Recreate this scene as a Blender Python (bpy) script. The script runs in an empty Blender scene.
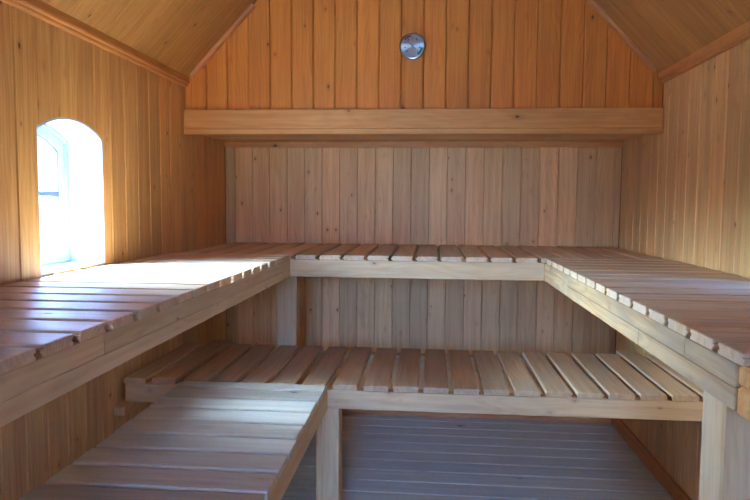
import bpy, math, random
from mathutils import Matrix, Vector
random.seed(11)
sc = bpy.context.scene
COL = sc.collection

# ------------------------------------------------------------------ camera
CAM_Z = 1.2887
F_PX, PITCH, YAW, ROLL = 643.08, -0.0737, 0.0860, 0.0072
def cam_to_world(x, y, z):           # camera axes: x right, y forward, z up
    c, s = math.cos(ROLL), math.sin(ROLL); x, z = c*x - s*z, s*x + c*z
    c, s = math.cos(PITCH), math.sin(PITCH); y, z = c*y - s*z, s*y + c*z
    c, s = math.cos(YAW), math.sin(YAW); x, y = c*x - s*y, s*x + c*y
    return Vector((x, y, z))
cd = bpy.data.cameras.new('camera'); cam = bpy.data.objects.new('camera', cd); COL.objects.link(cam)
cd.sensor_width = 36; cd.lens = F_PX*36/750; cd.clip_start = 0.02; cd.clip_end = 300
r, f, u = cam_to_world(1, 0, 0), cam_to_world(0, 1, 0), cam_to_world(0, 0, 1)
cam.matrix_world = Matrix(((r.x, u.x, -f.x, 0), (r.y, u.y, -f.y, 0), (r.z, u.z, -f.z, CAM_Z), (0, 0, 0, 1)))
sc.camera = cam

# ------------------------------------------------------------------ light
SUN_EL, SUN_ROT, DUST, TINT = 38, 270, 9.0, (0.25, 0.50, 1.0, 1)
w = bpy.data.worlds.new('sky'); sc.world = w; w.use_nodes = True
bg = w.node_tree.nodes['Background']
# hazy daylight, the sun veiled and standing off the left side of the hut; tinted blue by the warm white balance
_N, _L = w.node_tree.nodes, w.node_tree.links
sky = _N.new('ShaderNodeTexSky'); sky.sky_type = 'NISHITA'; sky.sun_disc = False
sky.sun_elevation = math.radians(SUN_EL); sky.sun_rotation = math.radians(SUN_ROT)
sky.air_density = 0.5; sky.dust_density = DUST; sky.ozone_density = 1.0
_t = _N.new('ShaderNodeMix'); _t.data_type = 'RGBA'; _t.blend_type = 'MULTIPLY'; _t.inputs['Factor'].default_value = 1
_t.inputs[7].default_value = TINT; _L.new(sky.outputs[0], _t.inputs[6]); _L.new(_t.outputs[2], bg.inputs[0])
bg.inputs[1].default_value = 1.0
vs = sc.view_settings
vs.view_transform = 'Standard'; vs.look = 'None'; vs.gamma = 1; vs.use_curve_mapping = False
vs.exposure = 5.4
sc.cycles.max_bounces = 14; sc.cycles.diffuse_bounces = 10; sc.cycles.glossy_bounces = 4
sc.cycles.transparent_max_bounces = 12; sc.cycles.sample_clamp_indirect = 4.0
def portal(x, yc, zc, wy, wz, face):
    l = bpy.data.lights.new('daylight_portal', 'AREA'); l.shape = 'RECTANGLE'; l.size = wz; l.size_y = wy
    l.cycles.is_portal = True
    o = bpy.data.objects.new('daylight_portal', l); COL.objects.link(o); o.location = (x, yc, zc)
    o.rotation_euler = (0, math.pi/2*face, 0)

# ------------------------------------------------------------------ dimensions (metres)
XL, XR = -1.244, 1.088
YB, YG, YF = 3.826, 3.190, -1.0          # back wall, gable face, front wall
SLOPE = math.tan(0.818)
ZE = 1.895                               # ceiling plane meets the side walls here
XC = (XL + XR)/2; ZR = ZE + (XR - XL)/2*SLOPE
WALL_T = 0.36
ZFLAT = 2.287                            # narrow flat strip of ceiling between the slopes
def ceil_z(x): return min(ZFLAT, ZE + min(x - XL, XR - x)*SLOPE)
XK = (ZFLAT - ZE)/SLOPE                  # where slope and flat strip meet
WINDOWS = {'left': (1.952, 2.365), 'right': (1.880, 2.150)}
DOOR = (-.60, .22, 2.05)
OUTDOOR, YV = (-.60, .26, 2.14), -2.4     # open outer doorway of the changing room in front
WZ0, WZS, WZA = 1.047, 1.520, 1.573      # sill, springing and apex of the arched windows
def arch(y, win):
    a, b = win; h = (b - a)/2; rise = (WZA - WZS)*h/.2065
    top = WZA if h > .18 else 1.420      # the right-hand window is a smaller one
    R = (h*h + rise*rise)/(2*rise); d = y - (a + b)/2
    return top - R + math.sqrt(max(R*R - d*d, 0))

# ------------------------------------------------------------------ materials
def new_mat(name):
    m = bpy.data.materials.new(name); m.use_nodes = True
    return m, m.node_tree.nodes, m.node_tree.links, m.node_tree.nodes['Principled BSDF']
def lin(c): return tuple(((v/255+.055)/1.055)**2.4 if v > 10 else v/255/12.92 for v in c) + (1,)
def wood(name, light, dark, knot=(70, 38, 20), rough=0.5, grain=0.52, knots=0.5, vary=0.16, hue=0.5, wear=None, wear_amt=0.0, bump=0.12, knot_scale=1.0):
    m, N, L, P = new_mat(name)
    def math_(op, a, b=None, c=None, clamp=False):
        n = N.new('ShaderNodeMath'); n.operation = op; n.use_clamp = clamp
        for i, v in enumerate((a, b, c)):
            if v is None: continue
            if isinstance(v, (int, float)): n.inputs[i].default_value = v
            else: L.new(v, n.inputs[i])
        return n.outputs[0]
    def vec(op, a, b):
        n = N.new('ShaderNodeVectorMath'); n.operation = op
        L.new(a, n.inputs[0])
        if isinstance(b, tuple): n.inputs[1].default_value = b
        else: L.new(b, n.inputs[1])
        return n.outputs[0]
    def noise(v, scale, detail=3, rough_=0.55):
        n = N.new('ShaderNodeTexNoise'); n.inputs['Scale'].default_value = scale
        n.inputs['Detail'].default_value = detail; n.inputs['Roughness'].default_value = rough_
        L.new(v, n.inputs['Vector']); return n.outputs['Fac']
    def mapr(v, a, b, c, d):
        n = N.new('ShaderNodeMapRange'); n.interpolation_type = 'SMOOTHSTEP'
        for i, k in zip((1, 2, 3, 4), (a, b, c, d)): n.inputs[i].default_value = k
        L.new(v, n.inputs[0]); return n.outputs[0]
    def mix(fac, a, b, bt='MIX'):
        n = N.new('ShaderNodeMix'); n.data_type = 'RGBA'; n.blend_type = bt; n.clamp_factor = True
        if isinstance(fac, (int, float)): n.inputs['Factor'].default_value = fac
        else: L.new(fac, n.inputs['Factor'])
        for s, v in ((6, a), (7, b)):
            if isinstance(v, tuple): n.inputs[s].default_value = v
            else: L.new(v, n.inputs[s])
        return n.outputs[2]
    tc = N.new('ShaderNodeTexCoord').outputs['Object']
    rnd = N.new('ShaderNodeObjectInfo').outputs['Random']
    off = N.new('ShaderNodeCombineXYZ')
    L.new(math_('MULTIPLY', rnd, 173.3), off.inputs[0]); L.new(math_('MULTIPLY', rnd, 411.7), off.inputs[1])
    L.new(math_('MULTIPLY', rnd, 57.1), off.inputs[2])
    co = vec('ADD', tc, off.outputs[0])
    fine = noise(vec('MULTIPLY', co, (1, 0.025, 1)), 230, 4, 0.6)
    streak = noise(vec('MULTIPLY', co, (1, 0.04, 1)), 45, 3, 0.55)
    warp = noise(vec('MULTIPLY', co, (1.2, 0.22, 1.2)), 7, 2, 0.45)
    sx = N.new('ShaderNodeSeparateXYZ'); L.new(co, sx.inputs[0])
    ring = math_('SINE', math_('MULTIPLY', math_('ADD', sx.outputs[0], math_('MULTIPLY', warp, 0.16)), 420))
    ring = math_('POWER', math_('MULTIPLY_ADD', ring, 0.5, 0.5), 2.0)
    g = math_('ADD', math_('MULTIPLY', ring, 0.40), math_('ADD', math_('MULTIPLY', mapr(fine, .34, .66, 0, 1), .35), math_('MULTIPLY', mapr(streak, .36, .64, 0, 1), .75)))
    col = mix(math_('MULTIPLY', g, grain), lin(light), lin(dark))
    # tone of each piece
    r2 = math_('FRACT', math_('MULTIPLY', rnd, 7.137)); r3 = math_('FRACT', math_('MULTIPLY', rnd, 23.71))
    tint = mix(r2, (1.03, .95, .93, 1), (1.0, 1.01, 0.98, 1))
    col = mix(hue, col, mix(1.0, col, tint, 'MULTIPLY'))
    val = math_('MULTIPLY_ADD', r3, 2*vary, 1 - vary)
    vc = N.new('ShaderNodeCombineColor')
    for i in range(3): L.new(val, vc.inputs[i])
    col = mix(1.0, col, vc.outputs[0], 'MULTIPLY')
    if wear:
        wn = noise(vec('MULTIPLY', co, (1, 0.25, 1)), 14, 5, 0.6)
        col = mix(math_('MULTIPLY', mapr(wn, .38, .66, 0, 1), wear_amt), col, lin(wear))
    # knots
    v = N.new('ShaderNodeTexVoronoi'); v.voronoi_dimensions = '3D'; v.inputs['Scale'].default_value = knot_scale
    v.inputs['Randomness'].default_value = 1
    L.new(vec('MULTIPLY', co, (9.0, 5.2, 9.0)), v.inputs['Vector'])
    sc_ = N.new('ShaderNodeSeparateColor'); L.new(v.outputs['Color'], sc_.inputs[0])
    has = math_('LESS_THAN', sc_.outputs[0], knots)
    size = math_('MULTIPLY_ADD', sc_.outputs[1], 0.9, 0.5)
    d = math_('DIVIDE', v.outputs['Distance'], size)
    wob = math_('MULTIPLY_ADD', noise(co, 60, 2), 0.03, -0.015); d = math_('ADD', d, wob)
    core = math_('MULTIPLY', mapr(d, .03, .075, 1, 0), has)
    halo = math_('MULTIPLY', mapr(d, .06, .20, .35, 0), has)
    col = mix(halo, col, mix(1.0, col, (.62, .45, .34, 1), 'MULTIPLY'))
    col = mix(math_('MULTIPLY', core, .9), col, lin(knot))
    L.new(col, P.inputs['Base Color'])
    P.inputs['Roughness'].default_value = rough
    P.inputs['Specular IOR Level'].default_value = 0.45
    b = N.new('ShaderNodeBump'); b.inputs['Strength'].default_value = bump; b.inputs['Distance'].default_value = 0.002
    L.new(math_('ADD', fine, math_('MULTIPLY', streak, .7)), b.inputs['Height']); L.new(b.outputs[0], P.inputs['Normal'])
    return m
def plain(name, c, rough=0.5, metal=0.0, spec=0.5):
    m, N, L, P = new_mat(name)
    t = N.new('ShaderNodeTexNoise'); t.inputs['Scale'].default_value = 30
    tc = N.new('ShaderNodeTexCoord'); L.new(tc.outputs['Object'], t.inputs['Vector'])
    rp = N.new('ShaderNodeMix'); rp.data_type = 'RGBA'
    c = lin(c)
    rp.inputs[6].default_value = tuple(v*.94 for v in c[:3]) + (1,); rp.inputs[7].default_value = c
    L.new(t.outputs['Fac'], rp.inputs['Factor']); L.new(rp.outputs[2], P.inputs['Base Color'])
    P.inputs['Roughness'].default_value = rough; P.inputs['Metallic'].default_value = metal
    P.inputs['Specular IOR Level'].default_value = spec
    return m
M = dict(
    wall=wood('wall_pine', (228, 176, 108), (184, 124, 64), rough=.5, knots=.9, vary=.13, knot_scale=1.45, hue=.8),
    back=wood('pale_wall_pine', (242, 198, 132), (204, 148, 86), rough=.5, knots=.95, vary=.17, knot_scale=1.6, hue=.9),
    gable=wood('gable_pine', (224, 140, 52), (190, 98, 30), rough=.48, knots=.7, knot_scale=1.4, vary=.08, hue=.5),  # stronger orange than the wall pine, on all gable boards
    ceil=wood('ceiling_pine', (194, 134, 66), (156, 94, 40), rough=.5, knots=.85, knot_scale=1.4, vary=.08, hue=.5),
    beam=wood('beam_pine', (226, 162, 88), (194, 122, 54), rough=.45, knots=.45, vary=.05, hue=.4),
    slat=wood('bench_slat_pine', (224, 184, 134), (178, 132, 88), rough=.48, knots=.35, vary=.10, hue=.5, wear=(208, 184, 152), wear_amt=.4),
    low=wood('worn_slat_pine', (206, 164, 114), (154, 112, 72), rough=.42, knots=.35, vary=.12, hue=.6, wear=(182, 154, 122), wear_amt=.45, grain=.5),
    washed=wood('washed_slat_pine', (208, 192, 160), (160, 142, 112), rough=.42, knots=.35, vary=.10, hue=.5, wear=(190, 178, 154), wear_amt=.5, grain=.42),
    rail=wood('rail_pine', (216, 176, 122), (180, 134, 82), rough=.5, knots=.85, vary=.06, hue=.5, wear=(198, 170, 132), wear_amt=.4, knot=(104, 58, 32), knot_scale=1.6),
    oldrail=wood('weathered_rail_pine', (204, 162, 106), (162, 116, 68), rough=.55, knots=.95, vary=.10, hue=.5, wear=(150, 126, 98), wear_amt=.65, knot=(84, 50, 30), knot_scale=1.7, grain=.7),
    floor=wood('floor_pine', (220, 226, 204), (182, 184, 158), rough=.40, knots=.45, vary=.10, hue=.5, wear=(206, 212, 204), wear_amt=.5),
    trim=wood('trim_pine', (210, 138, 72), (170, 96, 42), rough=.45, knots=.45, vary=.06, hue=.4),
    core=plain('dark_wall_core', (70, 48, 34), .9),
    plaster=plain('outer_plaster', (232, 231, 228), .9),
    grey=plain('backlit_grey', (84, 92, 106), .5),  # backlit shade of the muntin and sash edge put into the colour
    white=plain('white_paint', (176, 182, 188), .35),
    steel=plain('brushed_steel', (178, 184, 190), .24, 1.0),
    ink=plain('black_ink', (22, 22, 24), .5),
    red=plain('red_print', (150, 40, 36), .5), green=plain('green_print', (30, 92, 64), .5),
    amber=plain('bronze_print', (150, 116, 84), .5),
    ground=plain('dark_ground', (62, 58, 46), .95),
)
def glass_mat():
    m, N, L, P = new_mat('window_glass')
    out = N['Material Output']; N.remove(P)
    t = N.new('ShaderNodeBsdfTransparent'); g = N.new('ShaderNodeBsdfGlossy'); g.inputs['Roughness'].default_value = 0.02
    lw = N.new('ShaderNodeLayerWeight'); pw = N.new('ShaderNodeMath'); pw.operation = 'POWER'; pw.inputs[1].default_value = 5
    fr = N.new('ShaderNodeMath'); fr.operation = 'MULTIPLY_ADD'; fr.inputs[1].default_value = .9; fr.inputs[2].default_value = .04
    L.new(lw.outputs['Facing'], pw.inputs[0]); L.new(pw.outputs[0], fr.inputs[0]); mx = N.new('ShaderNodeMixShader')
    L.new(fr.outputs[0], mx.inputs[0]); L.new(t.outputs[0], mx.inputs[1]); L.new(g.outputs[0], mx.inputs[2]); L.new(mx.outputs[0], out.inputs[0])
    return m
M['glass'] = glass_mat()

# ------------------------------------------------------------------ mesh helpers
def mesh(name, V, F, mat, smooth=False):
    me = bpy.data.meshes.new(name); me.from_pydata([tuple(v) for v in V], [], F); me.materials.append(M[mat])
    me.update()
    if smooth:
        for p in me.polygons: p.use_smooth = True
    return me
def put(name, me, parent=None, mw=None):
    o = bpy.data.objects.new(name, me); COL.objects.link(o)
    if mw is not None: o.matrix_world = mw
    if parent is not None: o.parent = parent       # every parent sits at the world origin or is passed local matrices
    return o
def empty(name, loc=(0, 0, 0), label=None, cat=None, group=None, kind=None):
    o = bpy.data.objects.new(name, None); COL.objects.link(o); o.location = loc; o.empty_display_size = .1
    return tag(o, label, cat, group, kind)
def tag(o, label=None, cat=None, group=None, kind=None):
    if label: o['label'] = label
    if cat: o['category'] = cat
    if group: o['group'] = group
    if kind: o['kind'] = kind
    return o
def frame(o, x, y, z):                 # matrix from origin and the three local axes
    x, y, z = Vector(x), Vector(y), Vector(z)
    return Matrix(((x.x, y.x, z.x, o[0]), (x.y, y.y, z.y, o[1]), (x.z, y.z, z.z, o[2]), (0, 0, 0, 1)))
def prism(name, poly, depth, mat):     # polygon in local xy, extruded to -z
    n = len(poly); V = [(x, y, 0) for x, y in poly] + [(x, y, -depth) for x, y in poly]
    F = [tuple(range(n)), tuple(range(2*n-1, n-1, -1))] + [(i, i+n, (i+1) % n+n, (i+1) % n) for i in range(n)]
    return mesh(name, V, F, mat)
def block(name, sx, sy, sz, mat, bev=0.003):   # length along local y, chamfered on the long edges and the ends
    b = min(bev, sx/3, sz/3)
    prof = [(b, 0), (sx-b, 0), (sx, b), (sx, sz-b), (sx-b, sz), (b, sz), (0, sz-b), (0, b)]
    inner = [(min(max(x, b), sx-b), min(max(z, b), sz-b)) for x, z in prof]
    V = []
    for y, pr in ((0, inner), (b, prof), (sy-b, prof), (sy, inner)): V += [(x, y, z) for x, z in pr]
    n = 8; F = [tuple(range(n)), tuple(range(4*n-1, 3*n-1, -1))]
    for k in range(3): F += [(k*n+i, (k+1)*n+i, (k+1)*n+(i+1) % n, k*n+(i+1) % n) for i in range(n)]
    F = [tuple(reversed(q)) for q in F]
    # faces run outward: flip into a consistent orientation
    return fix(mesh(name, V, F, mat))
import bmesh
def fix(me):
    bm = bmesh.new(); bm.from_mesh(me); bmesh.ops.remove_doubles(bm, verts=bm.verts, dist=1e-6)
    bmesh.ops.recalc_face_normals(bm, faces=bm.faces); bm.to_mesh(me); bm.free(); return me
def bar(name, lo, hi, axis, mat, parent, bev=0.003):
    """axis-aligned timber between two world corners, grain along `axis`; the object sits on its own corner"""
    lo, hi = Vector(lo), Vector(hi); d = hi - lo
    if axis == 'y': me = block(name, d.x, d.y, d.z, mat, bev); mw = frame(lo, (1, 0, 0), (0, 1, 0), (0, 0, 1))
    elif axis == 'x': me = block(name, d.y, d.x, d.z, mat, bev); mw = frame((lo.x, hi.y, lo.z), (0, -1, 0), (1, 0, 0), (0, 0, 1))
    else: me = block(name, d.x, d.z, d.y, mat, bev); mw = frame((lo.x, hi.y, lo.z), (1, 0, 0), (0, 0, 1), (0, -1, 0))
    if parent is not None: mw = Matrix.Translation(-parent.location) @ mw
    return put(name, me, parent, mw)
BT, CH = 0.014, 0.0044
def board_mesh(w, spans, mat, xs=(), g=0.0012, ch=CH, dp=0.0034):
    """tongue-and-groove lining board: local x across, y along the grain, face at z=0, V-joint chamfers.
    spans: list of (lo, hi, x0, x1) functions/constants along y"""
    V, F = [], []
    base = sorted(set([g, ch, w-ch, w-g] + [x for x in xs if ch < x < w-ch]))
    for lo, hi, a, b in spans:
        s = [x for x in base if a-1e-9 <= x <= b+1e-9]
        for e in (a, b):
            if g < e < w-g and all(abs(e-q) > 1e-6 for q in s): s.append(e)
        s.sort()
        if len(s) < 2: continue
        L = lo if callable(lo) else (lambda x, c=lo: c); H = hi if callable(hi) else (lambda x, c=hi: c)
        o = len(V); n = len(s)
        for x in s:
            dz = -dp*max(0, (ch-x)/(ch-g), (x-(w-ch))/(ch-g))
            V += [(x, L(x), dz), (x, H(x), dz), (x, L(x), -BT), (x, H(x), -BT)]
        for i in range(n-1):
            p, q = o+4*i, o+4*(i+1)
            F += [(p, q, q+1, p+1), (p+2, p+3, q+3, q+2), (p, p+2, q+2, q), (p+1, q+1, q+3, p+3)]
        F += [(o, o+1, o+3, o+2), (o+4*n-4, o+4*n-2, o+4*n-1, o+4*n-3)]
    return fix(mesh('board', V, F, mat))

# ------------------------------------------------------------------ the room shell
def grid(start, pitch, a, b):            # joints from a to b through `start`
    k0 = math.ceil((a - start)/pitch + 1e-6); k = k0; out = [a]
    while start + k*pitch < b - 1e-3:
        if start + k*pitch > a + 1e-3: out.append(start + k*pitch)
        k += 1
    out.append(b); return list(zip(out[:-1], out[1:]))

def side_wall(side):
    x, sg = (XL, 1) if side == 'left' else (XR, -1)
    win = WINDOWS[side]
    root = empty('wall_' + side, kind='structure', label='pine panelled %s wall with a small arched window' % side)
    start, pitch = (1.851, .1155) if side == 'left' else (2.405, .1175)
    shared = {}
    for a, b in grid(start, pitch, YF, YB):
        w_ = b - a
        # left wall: local x runs along -y so that the face looks to +x ; right wall: along +y
        if sg > 0: mw = frame((x, b, 0), (0, -1, 0), (0, 0, 1), (-1, 0, 0)); tow = lambda X, b=b: b - X
        else: mw = frame((x, a, 0), (0, 1, 0), (0, 0, 1), (1, 0, 0)); tow = lambda X, a=a: a + X
        # right-handed frame whose z looks into the room
        if sg > 0: mw = frame((x, a, 0), (0, 1, 0), (0, 0, 1), (1, 0, 0)); tow = lambda X, a=a: a + X
        else: mw = frame((x, b, 0), (0, -1, 0), (0, 0, 1), (-1, 0, 0)); tow = lambda X, b=b: b - X
        o0, o1 = max(a, win[0]), min(b, win[1])
        if o1 - o0 > 0.002:
            la, lb = sorted((o0 - a if sg > 0 else b - o0, o1 - a if sg > 0 else b - o1))
            xs = [la + (lb-la)*i/8 for i in range(9)]
            spans = [(0, WZ0, la, lb), (lambda X: arch(tow(X), win), ZE, la, lb)]
            if la > .003: spans.append((0, ZE, 0, la))
            if lb < w_ - .003: spans.append((0, ZE, lb, w_))
            me = board_mesh(w_, spans, 'wall', xs)
        else:
            k = round(w_, 4)
            me = shared.get(k) or shared.setdefault(k, board_mesh(w_, [(0, ZE, 0, w_)], 'wall'))
        put('board', me, root, mw)
    # masonry core with the window opening
    V, F = [], []
    xi, xo = x - sg*(BT + .001), x - sg*WALL_T
    def cell(y0, y1, z0a, z0b, z1a, z1b):
        o = len(V)
        for X in (xi, xo): V.extend([(X, y0, z0a), (X, y1, z0b), (X, y1, z1b), (X, y0, z1a)])
        F.extend([tuple(o+i for i in q) for q in ((0, 1, 2, 3), (7, 6, 5, 4), (0, 4, 5, 1), (3, 2, 6, 7), (0, 3, 7, 4), (1, 5, 6, 2))])
    cell(YF-.2, win[0], -.1, -.1, ZE, ZE); cell(win[1], YB+.2, -.1, -.1, ZE, ZE)
    n = 16
    for i in range(n):
        y0 = win[0] + (win[1]-win[0])*i/n; y1 = win[0] + (win[1]-win[0])*(i+1)/n
        cell(y0, y1, -.1, -.1, WZ0, WZ0); cell(y0, y1, arch(y0, win), arch(y1, win), ZE, ZE)
    put('wall_core', fix(mesh('wall_core', V, F, 'plaster')), root)
    # ---- the window
    wr = empty('window_1' if side == 'left' else 'window_2', kind='structure',
               label='small arched window in the %s wall over the upper bench' % side)
    def ring(name, inset0, inset1, d0, d1, mat, parent, bottom=True):
        """arched ring: outline inset0 outside, inset1 inside, from depth d0 to d1 behind the wall face"""
        def outline(ins):
            y0, y1 = win[0]+ins, win[1]-ins; pts = [(y0, WZ0+ins), (y1, WZ0+ins)]
            for i in range(17):
                y = y1 + (y0-y1)*i/16; yy = win[0] + (y - y0)/(y1 - y0)*(win[1]-win[0])
                pts.append((y, arch(yy, win)-ins))
            return pts
        A, B = outline(inset0), outline(inset1); n = len(A); V = []
        for d, P_ in ((d0, A), (d0, B), (d1, A), (d1, B)): V += [(x - sg*d, y, z) for y, z in P_]
        F = []
        for i in range(n):
            j = (i+1) % n
            if i == 0 and not bottom: pass
            F += [(i, j, n+j, n+i), (2*n+i, 3*n+i, 3*n+j, 2*n+j), (i, 2*n+i, 2*n+j, j), (n+i, n+j, 3*n+j, 3*n+i)]
        return put(name, fix(mesh(name, V, F, mat)), parent)
    rev = ring('window_reveal', .0005, .007, .001, .135, 'white', wr)
    fr = ring('window_frame', .0005, .016, .136, .190, 'white', wr)
    sa = ring('sash', .0185, .050, .146, .182, 'white', wr)
    ring('sash_shade_line', .0505, .0545, .150, .178, 'grey', wr)  # dark strip standing in for the shadow line around the sash opening
    ya, yb = win[0]+.050, win[1]-.050
    pn = [(ya, WZ0+.050), (yb, WZ0+.050)]
    for i in range(13):
        y = yb + (ya-yb)*i/12; yy = win[0] + (y-ya)/(yb-ya)*(win[1]-win[0]); pn.append((y, arch(yy, win)-.050))
    V = [(x - sg*.164, y, z) for y, z in pn] + [(x - sg*.166, y, z) for y, z in pn]; n = len(pn)
    F = [tuple(range(n)), tuple(range(2*n-1, n-1, -1))] + [(i, i+n, (i+1) % n+n, (i+1) % n) for i in range(n)]
    put('pane', fix(mesh('pane', V, F, 'glass')), wr)
    xa, xb = sorted((x - sg*.150, x - sg*.178))
    if side == 'left': bar('muntin', (xa, ya, 1.302), (xb, yb, 1.322), 'y', 'grey', wr)
    portal(x - sg*(WALL_T + .01), (win[0]+win[1])/2, (WZ0+WZA)/2, win[1]-win[0]+.02, WZA-WZ0+.02, -sg)
side_wall('left'); side_wall('right')

# back wall of the recess
root = empty('wall_back', kind='structure', label='pine panelled back wall behind the upper bench')
shared = {}
ZSOF = 1.648
for a, b in grid(-.969, .1064, XL, XR):
    k = round(b-a, 4); me = shared.get(k) or shared.setdefault(k, board_mesh(b-a, [(0, ZSOF, 0, b-a)], 'back', ch=.0034, dp=.0028, g=.0007))
    put('board', me, root, frame((a, YB, 0), (1, 0, 0), (0, 0, 1), (0, -1, 0)))
put('wall_core', prism('wall_core', [(XL-WALL_T, -.1), (XR+WALL_T, -.1), (XR+WALL_T, ZE), (XL-WALL_T, ZE)], .2, 'core'), root, frame((0, YB+.2+BT, 0), (1, 0, 0), (0, 0, 1), (0, 1, 0)) @ Matrix.Translation((0, 0, 0)))

# gable over the recess
ZBT, ZBB = 1.744, 1.623
root = empty('wall_gable', kind='structure', label='orange toned pine gable wall above the beam')
for a, b in grid(-.804, .1086, XL, XR):
    w_ = b-a; xs = [q - a for q in (XL+XK, XR-XK) if a < q < b]
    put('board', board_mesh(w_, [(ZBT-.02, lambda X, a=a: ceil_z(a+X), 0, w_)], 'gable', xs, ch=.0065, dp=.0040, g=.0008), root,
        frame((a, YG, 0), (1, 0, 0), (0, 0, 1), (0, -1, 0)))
put('wall_core', prism('wall_core', [(XL, ZSOF+.02), (XR, ZSOF+.02), (XR, ZE), (XC, ZR), (XL, ZE)], .6, 'core'), root,
    frame((0, YG+BT+.002+.6, 0), (1, 0, 0), (0, 0, 1), (0, 1, 0)))
# soffit of the recess
root = empty('soffit', kind='structure', label='boarded underside of the gable overhang above the back bench')
for a, b in grid(YG+.03, .116, YG+.002, YB-.001):
    put('board', board_mesh(b-a, [(0, XR-XL, 0, b-a)], 'wall'), root, frame((XL, b, ZSOF), (0, -1, 0), (1, 0, 0), (0, 0, -1)) if False else frame((XL, a, ZSOF), (0, 1, 0), (1, 0, 0), (0, 0, -1)))

# front wall behind the camera, with a half-glazed door
root = empty('wall_front', kind='structure', label='pine panelled front wall')
DX0, DX1, DZ = DOOR
for a, b in grid(XL, .1086, XL, XR):
    w_ = b-a; xs = [b - q for q in (XL+XK, XR-XK) if a < q < b]
    top = lambda X, b=b: ceil_z(b-X)
    o0, o1 = max(a, DX0), min(b, DX1)
    if o1 - o0 > .002:
        la, lb = b-o1, b-o0; spans = [(DZ, top, la, lb)]
        if la > .003: spans.append((0, top, 0, la))
        if lb < w_-.003: spans.append((0, top, lb, w_))
    else: spans = [(0, top, 0, w_)]
    put('board', board_mesh(w_, spans, 'wall', xs), root, frame((b, YF, 0), (-1, 0, 0), (0, 0, 1), (0, 1, 0)))
put('wall_core', prism('wall_core', [(XL-WALL_T, -.1), (DX0, -.1), (DX0, DZ), (DX1, DZ), (DX1, -.1), (XR+WALL_T, -.1), (XR+WALL_T, ZE), (XR, ZE), (XC, ZR), (XL, ZE), (XL-WALL_T, ZE)], .15, 'core'), root,
    frame((0, YF-BT-.001-.15, 0), (1, 0, 0), (0, 0, 1), (0, -1, 0)) @ Matrix.Translation((0, 0, 0)))
dr = empty('door_1', kind='structure', label='open doorway with a pine frame in the front wall')
for lo, hi, ax in (((DX0+.001, YF-.11, 0), (DX0+.041, YF+.01, DZ-.001), 'z'), ((DX1-.041, YF-.11, 0), (DX1-.001, YF+.01, DZ-.001), 'z'), ((DX0+.042, YF-.11, DZ-.041), (DX1-.042, YF+.01, DZ-.001), 'x')):
    bar('door_frame', lo, hi, ax, 'trim', dr)
# changing room in front of the sauna; its outer doorway stands open to the daylight
def solid(name, lo, hi, mat, label):
    return tag(bar(name, lo, hi, 'z' if 'wall' in name else 'y', mat, None, .002), label, kind='structure')
y1 = YF-BT-.001-.152
solid('wall_vestibule_left', (XL-.12, YV, 0), (XL, y1, 2.2), 'wall', 'pine wall of the changing room on its left side')
solid('wall_vestibule_right', (XR, YV, 0), (XR+.12, y1, 2.2), 'wall', 'pine wall of the changing room on its right side')
solid('ceiling_vestibule', (XL-.12, YV-.12, 2.2015), (XR+.12, y1, 2.3), 'ceil', 'flat ceiling of the changing room')
solid('floor_vestibule', (XL-.12, YV-.12, -.12), (XR+.12, y1, -.001), 'floor', 'board floor of the changing room')
OX0, OX1, OZ = OUTDOOR
wv = empty('wall_vestibule_front', kind='structure', label='outer wall of the changing room around an open doorway')
for lo, hi in (((XL-.12, YV-.12, 0), (OX0, YV-.001, 2.2)), ((OX1, YV-.12, 0), (XR+.12, YV-.001, 2.2)), ((OX0+.001, YV-.12, OZ), (OX1-.001, YV-.001, 2.2))):
    bar('wall_panel', lo, hi, 'z', 'wall', wv, .002)
l = bpy.data.lights.new('daylight_portal', 'AREA'); l.shape = 'RECTANGLE'; l.size = OX1-OX0+.04; l.size_y = OZ+.04; l.cycles.is_portal = True
o = bpy.data.objects.new('daylight_portal', l); COL.objects.link(o); o.location = ((OX0+OX1)/2, YV-.14, OZ/2); o.rotation_euler = (math.pi/2, 0, math.pi)

# ceiling: boards run from the eaves to the ridge
root = empty('ceiling', kind='structure', label='steep boarded pine ceiling with a ridge')
LEN = math.hypot(XC-XL, ZR-ZE); cs, sn = (XC-XL)/LEN, (ZR-ZE)/LEN
LEN = (ZFLAT-ZE)/sn; XF = LEN*cs
shared = {}
for side, (x0, ux) in {'left': (XL, cs), 'right': (XR, -cs)}.items():
    start, pitch = (1.851+.02, .1165) if side == 'left' else (2.44, .1175)
    for a, b in grid(start, pitch, YF, YG):
        k = round(b-a, 4); me = shared.get(k) or shared.setdefault(k, board_mesh(b-a, [(0, LEN, 0, b-a)], 'ceil', ch=.005, dp=.0045, g=.0012))
        U = Vector((ux, 0, sn))
        if side == 'left': X = Vector((0, -1, 0)); org = (x0, b, ZE)
        else: X = Vector((0, 1, 0)); org = (x0, a, ZE)
        put('board', me, root, frame(org, X, U, X.cross(U)))
for a, b in grid(YG, .1175, YF, YG):
    put('board', board_mesh(b-a, [(0, XR-XL-2*XF, 0, b-a)], 'ceil', ch=.005, dp=.0045, g=.0012), root, frame((XL+XF, a, ZFLAT), (0, 1, 0), (1, 0, 0), (0, 0, -1)))
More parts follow.
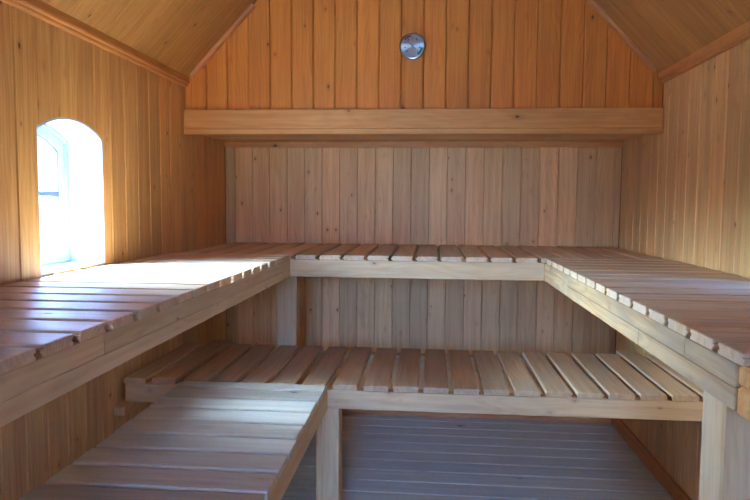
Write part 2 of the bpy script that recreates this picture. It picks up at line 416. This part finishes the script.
for sgn, x0 in ((1, XL), (-1, XR)):
    e = .0162/cs
    ov = .40 if sgn < 0 else 0        # eave added out of view to cut sky light at the right window
    poly = ([(x0 + WALL_T + ov, ZE-.10)] if ov else []) + [(x0 - sgn*WALL_T, ZE+.0005), (x0, ZE+.0005+e), (XC, ZR+e), (XC, ZR+.25)] + ([(x0 + WALL_T + ov, ZE-.02)] if ov else [(x0 - sgn*WALL_T, ZE+.28)])
    if sgn < 0: poly = poly[::-1]
    put('roof_slab', fix(prism('roof_slab', poly, YB+.2-YF+.2, 'core')), root, frame((0, YF-.2, 0), (1, 0, 0), (0, 0, 1), (0, -1, 0)))

# floor boards run from wall to wall
root = empty('floor', kind='structure', label='worn wooden board floor under the benches')
shared = {}
for a, b in grid(2.774, .1215, YF, YB):
    k = round(b-a, 4); me = shared.get(k) or shared.setdefault(k, board_mesh(b-a, [(0, XR-XL, 0, b-a)], 'floor', ch=.006, dp=.005, g=.0015))
    put('board', me, root, frame((XR, a, 0), (0, 1, 0), (-1, 0, 0), (0, 0, 1)))
put('floor_core', prism('floor_core', [(XL-WALL_T, YF-.2), (XR+WALL_T, YF-.2), (XR+WALL_T, YB+.2), (XL-WALL_T, YB+.2)], .1, 'core'), root, Matrix.Translation((0, 0, -BT-.001)))

# trims
def trim(name, me, mw, label): return tag(put(name, me, None, mw), label, kind='structure')
def along_y(prof, y0, y1, mat, x, sg):
    n = len(prof); V = [(x + sg*p, y0, z) for p, z in prof] + [(x + sg*p, y1, z) for p, z in prof]
    # local frame: grain is along y already
    F = [tuple(range(n)), tuple(range(2*n-1, n-1, -1))] + [(i, i+n, (i+1) % n+n, (i+1) % n) for i in range(n)]
    return fix(mesh('trim', V, F, mat))
eave = [(.0005, 1.861), (.014, 1.861), (.018, 1.865), (.019, 1.872), (.028, 1.876), (.030, 1.881), (.030, 1.926), (.0005, 1.8945)]
trim('trim_1', along_y(eave, YF, YG-.001, 'trim', XL, 1), Matrix(), 'slim wooden trim where left wall meets sloping ceiling')
trim('trim_2', along_y(eave, YF, YG-.001, 'trim', XR, -1), Matrix(), 'slim wooden trim where right wall meets sloping ceiling')
for n_, x0, ux, lab in (('trim_3', XL, cs, 'left'), ('trim_4', XR, -cs, 'right')):
    # rake mould between gable and ceiling
    U = Vector((ux, 0, sn)); W = Vector((0, -1, 0)); Nn = Vector((sn if ux > 0 else -sn, 0, -cs))  # into the room, down from the ceiling
    s0 = .045
    prof = [(.0005, .0005), (.044, .0005), (.046, .008), (.036, .013), (.031, .012), (.024, .026), (.012, .030), (.0005, .030)]
    org = Vector((x0, YG, ZE)) + U*s0
    V = []
    for t in (0, LEN-s0-.03):
        for p, q in prof: V.append((p, t, q))
    n = len(prof); F = [tuple(range(n)), tuple(range(2*n-1, n-1, -1))] + [(i, i+n, (i+1) % n+n, (i+1) % n) for i in range(n)]
    trim(n_, fix(mesh('trim', V, F, 'trim')), frame(org, W, U, Nn), 'profiled rake mould on the %s slope of the gable' % lab)
# beam under the gable: face board and bottom lath
beam = empty('trim_5', kind='structure', label='wide pine beam spanning the room below the gable')
bar('beam_board', (XL+.003, YG-.022, 1.6515), (XR-.003, YG-.001, ZBT), 'x', 'beam', beam, .002)
bar('beam_lath', (XL+.003, YG-.024, ZBB), (XR-.003, YG+.001, 1.651), 'x', 'beam', beam, .003)
tag(bar('trim_6', (XL+.001, YB-.022, 1.614), (XR-.001, YB-.0005, ZSOF-.0005), 'x', 'beam', None, .002), 'narrow batten along the top of the back wall under the soffit', kind='structure')
for nm, lo, hi in (('baseboard_right', (XR-.016, YF, .0005), (XR-.0005, YB-.02, .080)), ('baseboard_left', (XL+.0005, YF, .0005), (XL+.016, YB-.02, .080))):
    tag(bar(nm, lo, hi, 'y', 'trim', None, .003), 'plain wooden skirting board along the %s wall' % nm.split('_')[1], kind='structure')
tag(bar('baseboard_back', (XL+.017, YB-.017, .0005), (XR-.017, YB-.0005, .080), 'x', 'trim', None, .003), 'plain wooden skirting board along the back wall', kind='structure')

# ------------------------------------------------------------------ benches
ST = 0.0215
def slat_mesh(w, L, mat, groove=True):
    """tongue-and-groove bench slat: x across, y along, top at z=0; eased top edges, groove on one edge"""
    t = ST; r = .0035 if groove else .006
    prof = [(0, -r), (r*.3, -r*.3), (r, 0), (w-r, 0), (w-r*.3, -r*.3), (w, -r), (w, -.008)]
    if groove: prof += [(w-.006, -.0085), (w-.006, -.0145), (w-.001, -.015)]
    prof += [(w-.001, -t), (0, -t), (0, -.015)]
    if groove: prof += [(-.005, -.0145), (-.005, -.0088), (0, -.008)]
    n = len(prof); V = []
    e = .002
    cx = w/2
    ins = [(cx + (x-cx)*(1-2*e/w), min(z, -e*.8)) for x, z in prof]
    for y, pr in ((0, ins), (e, prof), (L-e, prof), (L, ins)): V += [(x, y, z) for x, z in pr]
    F = [tuple(range(n)), tuple(range(4*n-1, 3*n-1, -1))]
    for k in range(3): F += [(k*n+i, (k+1)*n+i, (k+1)*n+(i+1) % n, k*n+(i+1) % n) for i in range(n)]
    return fix(mesh('slat', V, F, mat))
CACHE = {}
def slat(parent, mat, w, L, org, ydir, jit=0.0):
    """ydir 'x+' grain to +x (across = +y flipped), 'y' grain to +y"""
    k = (mat, round(w, 4), round(L, 3)); me = CACHE.get(k) or CACHE.setdefault(k, slat_mesh(w, L, mat, mat == 'slat'))
    if ydir == 'y': mw = frame(org, (1, 0, 0), (0, 1, 0), (0, 0, 1))
    else: mw = frame(org, (0, 1, 0), (-1, 0, 0), (0, 0, 1))      # org at the right-hand end, across = +y, grain to -x
    mw = Matrix.Translation(-parent.location) @ mw @ Matrix.Rotation(random.uniform(-1, 1)*jit, 4, 'Z')
    return put('slat', me, parent, mw)
ZU, ZL = 1.0425, 0.5732
RB, LB = 0.9389, 0.4753                  # undersides of the rails
RT = ZU - ST - .0005; LT = ZL - ST - .0005
XUL, XUR, YU = -0.6544, 0.5172, 2.957
SEAM = .977

# upper left bench
b1 = empty('upper_bench', (XL+.3, 2.0, 0), 'upper side bench of crosswise slats under the arched window', 'bench', 'upper sauna benches')
y = 1.030 - 5*.1187
while y < YU - .02:
    wd = min(.0965, YU - .002 - y)
    slat(b1, 'slat', wd, XUL - XL - .008, (XUL + random.uniform(-.003, .002), y, ZU), 'x', .002); y += .1187
yc = 1.234
for lo, hi in (((XUL-.045, .45, SEAM+.0006), (XUL-.001, yc-.0006, RT)), ((XUL-.045, yc+.0006, SEAM+.0006), (XUL-.001, YU-.001, RT)), ((XUL-.045, .45, RB), (XUL-.001, YU-.001, SEAM))):
    bar('front_rail', lo, hi, 'y', 'rail', b1, .0015)
bar('wall_rail', (XL+.001, .45, RB), (XL+.046, YU-.001, RT), 'y', 'rail', b1)
bar('post', (XUL-.092, .46, .0005), (XUL-.002, .55, RB-.0005), 'z', 'rail', b1)

# upper right bench
YE = 1.119
b2 = empty('upper_bench', (XR-.3, 2.0, 0), 'upper side bench of crosswise slats with a corner post at its open end', 'bench', 'upper sauna benches')
gaps = [1.21 + .1235*k for k in range(15)]
edges = [(YE-.012, gaps[0]-.011)] + [(g+.011, min(g+.1235-.011, YU-.002)) for g in gaps]
for a, b in edges:
    if b - a < .02: continue
    slat(b2, 'slat', b-a, XR-XUR-.008, (XR-.005, a, ZU), 'x', .002)
SR = .979
bar('front_rail', (XUR+.001, 2.469, RB), (XUR+.046, YU-.001, RT), 'y', 'oldrail', b2, .002)
bar('front_rail', (XUR+.001, 1.341, SR+.0006), (XUR+.046, 2.468, RT), 'y', 'oldrail', b2, .002)
bar('front_rail', (XUR+.0005, 1.629, RB), (XUR+.046, 2.468, SR), 'y', 'oldrail', b2, .002)
bar('front_rail', (XUR+.001, YE+.002, RB), (XUR+.046, 1.628, SR), 'y', 'oldrail', b2, .0015)
bar('front_rail', (XUR+.001, YE+.002, SR+.0004), (XUR+.046, 1.340, RT), 'y', 'oldrail', b2, .0015)
bar('end_rail', (XUR+.004, YE-.044, SR+.006), (XR-.002, YE+.001, RT), 'x', 'beam', b2, .005)
bar('end_rail', (XUR+.004, YE-.044, RB-.006), (XR-.002, YE+.001, SR+.005), 'x', 'beam', b2, .005)
bar('wall_rail', (XR-.046, YE+.002, RB), (XR-.001, YU-.001, RT), 'y', 'rail', b2)
bar('post', (XUR+.012, 1.180, .0005), (XUR+.104, 1.272, RB-.0005), 'z', 'rail', b2, .004)

# upper back bench, wall to wall
b3 = empty('upper_bench', (XC, 3.4, 0), 'upper back bench of lengthwise slats spanning wall to wall below the beam', 'bench', 'upper sauna benches')
x = -.625 - 5*.113
k = 0
while x < XR - .02:
    wd = min(.0955, XR - .004 - x)
    slat(b3, 'slat', wd, YB-.006-YU, (x, YU + random.uniform(-.002, .003), ZU), 'y', .002); x += .113
bar('front_rail', (XL+.002, YU, RB), (XUL-.0005, YU+.045, RT), 'x', 'rail', b3, .002)
bar('front_rail', (XUL+.0005, YU, RB), (XUR-.0005, YU+.045, RT), 'x', 'rail', b3, .002)
bar('front_rail', (XUR+.0005, YU, RB), (XR-.002, YU+.045, RT), 'x', 'rail', b3, .002)
bar('wall_rail', (XL+.002, YB-.046, RB), (XR-.002, YB-.001, RT), 'x', 'rail', b3)
bar('post', (-.763, 3.137, .0005), (-.661, 3.227, RB), 'z', 'rail', b3, .003)
bar('cross_rail', (-.763, YU+.046, RB+.0005), (-.661, YB-.047, RT), 'y', 'rail', b3)

# lower back bench
YL, YLB = 2.4615, 3.127
b4 = empty('lower_bench', (XC, 2.8, 0), 'lower back bench of lengthwise slats, spanning wall to wall', 'bench', 'lower sauna benches')
x = -1.235
k = 0
while x < XR - .02:
    x0 = max(x, XL+.012); wd = min(.0985 - (x0-x), XR - .004 - x0)
    if wd > .02:
        ext = .075 if k in (1, 18) else random.uniform(-.006, .006)
        slat(b4, 'low', wd, YLB - YL + (ext if k in (1, 18) else 0), (x0, YL + (0 if k in (1, 18) else ext*.5), ZL + (.002 if k == 1 else 0)), 'y', .004)
    x += .1226 if k < 8 else .117; k += 1
bar('front_rail', (XL+.018, YL, LB), (XR-.018, YL+.045, LT), 'x', 'rail', b4, .003)
bar('back_rail', (XL+.018, YLB-.046, LB), (XR-.018, YLB-.001, LT), 'x', 'rail', b4, .003)
for xa, xb in ((XL+.001, XL+.045), (XR-.045, XR-.001)):
    bar('cleat', (xa, 2.40, .436), (xb, 3.13, LB-.0005), 'y', 'rail', b4, .003)
bar('post', (-.443, YL+.004, .0005), (-.351, YL+.096, LB-.0005), 'z', 'rail', b4, .003)

# lower side bench, standing free of the wall
XSL, XSR = -.971, -.394
b5 = empty('lower_bench', (-.68, 1.7, 0), 'lower side bench of worn crosswise slats beside a knotty corner post', 'bench', 'lower sauna benches')
y = 2.002 + 3*.1235
edges = [(y+.006, YL-.006)]
while y > .8: edges.append((y-.1235+.007, y-.008)); y -= .1235
for a, b in edges:
    slat(b5, 'washed', b-a, XSR-XSL, (XSR + random.uniform(-.005, .003), a, ZL), 'x', .003)
ye = edges[-1][0]
bar('front_rail', (XSR-.047, ye, LB), (XSR-.002, YL-.001, LT), 'y', 'rail', b5, .003)
bar('back_rail', (XSL+.04, ye, LB), (XSL+.085, YL-.001, LT), 'y', 'rail', b5, .003)
for xa in (XSR-.09, XSL+.04):
    bar('post', (xa, ye+.02, .0005), (xa+.088, ye+.108, LB-.0005), 'z', 'rail', b5, .003)

# ------------------------------------------------------------------ thermometer on the gable
TX, TZ, TR = -.099, 2.043, .064
th = empty('thermometer', (TX, YG, TZ), 'round steel dial thermometer hanging on the gable wall', 'thermometer')
ROT = Matrix(((1, 0, 0, 0), (0, 0, -1, 0), (0, 1, 0, 0), (0, 0, 0, 1)))    # local xy = wall plane, local z into the room (-y)
def lathe(name, prof, mat, parent, seg=48, smooth=False):
    V, F = [], []
    for r_, z in prof:
        for i in range(seg): a = 2*math.pi*i/seg; V.append((r_*math.cos(a), r_*math.sin(a), z))
    for k in range(len(prof)-1):
        for i in range(seg): j = (i+1) % seg; F.append((k*seg+i, k*seg+j, (k+1)*seg+j, (k+1)*seg+i))
    F += [tuple(range(seg-1, -1, -1)), tuple((len(prof)-1)*seg+i for i in range(seg))]
    return put(name, fix(mesh(name, V, F, mat)), parent, ROT.copy())
def dial_mat():
    m, N, L, P = new_mat('radial_brushed_dial')
    tc = N.new('ShaderNodeTexCoord'); tg = N.new('ShaderNodeTangent'); tg.direction_type = 'RADIAL'; tg.axis = 'Z'
    P.inputs['Metallic'].default_value = 1; P.inputs['Roughness'].default_value = .34
    P.inputs['Anisotropic'].default_value = .85; P.inputs['Anisotropic Rotation'].default_value = 0.0
    P.inputs['Base Color'].default_value = lin((190, 196, 202)); L.new(tg.outputs[0], P.inputs['Tangent'])
    return m
M['dial'] = dial_mat()
lathe('case', [(TR*.93, .0), (TR*.97, .003), (TR, .018), (TR, .024), (TR*.97, .028), (TR*.9, .029), (TR*.87, .026), (TR*.86, .0225), (.001, .0224)], 'steel', th)
dial = lathe('dial', [(TR*.855, .0226), (TR*.855, .0232), (.001, .0234)], 'dial', th)
def arc(name, r0, r1, a0, a1, z, mat, parent, n=10):
    V, F = [], []
    for i in range(n+1):
        a = math.radians(a0 + (a1-a0)*i/n)
        for r_ in (r0, r1):
            for zz in (z, z+.0004): V.append((r_*math.cos(a), r_*math.sin(a), zz))
    for i in range(n):
        o = 4*i; F += [(o+1, o+3, o+7, o+5), (o, o+4, o+6, o+2), (o, o+1, o+5, o+4), (o+2, o+6, o+7, o+3)]
    F += [(0, 2, 3, 1), (4*n, 4*n+1, 4*n+3, 4*n+2)]
    return put(name, fix(mesh(name, V, F, mat)), parent, Matrix() if parent is dial else ROT.copy())
arc('red_scale', TR*.68, TR*.80, 98, 142, .0236, 'red', dial)
arc('green_scale', TR*.64, TR*.80, -58, -10, .0236, 'green', dial)
for k in range(9):
    a = 225 - k*33.75; arc('scale_mark', TR*.50, TR*.62, a-4, a+4, .0236, 'ink' if k % 2 else 'amber', dial, 2)
for k in range(41):
    a = 225 - k*6.75; arc('tick', TR*.80, TR*.845, a-.5, a+.5, .0236, 'ink', dial, 1)
a = math.radians(138); V = []
for s, wv in ((-.3, .0016), (.55, .0008)):
    for sg in (-1, 1):
        for z in (.0252, .0258): V.append((s*TR*math.cos(a) - sg*wv*math.sin(a), s*TR*math.sin(a) + sg*wv*math.cos(a), z))
ndl = put('needle', fix(mesh('needle', V, [(0, 2, 6, 4), (1, 5, 7, 3), (0, 4, 5, 1), (2, 3, 7, 6), (0, 1, 3, 2), (4, 6, 7, 5)], 'ink')), th, ROT.copy())
lathe('hub', [(.004, .0234), (.004, .0266), (.003, .0272), (.0005, .0274)], 'ink', th, 16)

# ------------------------------------------------------------------ outside
g = prism('ground', [(-40, -40), (40, -40), (40, 40), (-40, 40)], .1, 'ground')
tag(put('ground', g, None, Matrix.Translation((0, 0, -.45))), 'dark bare ground outside the hut', kind='structure')
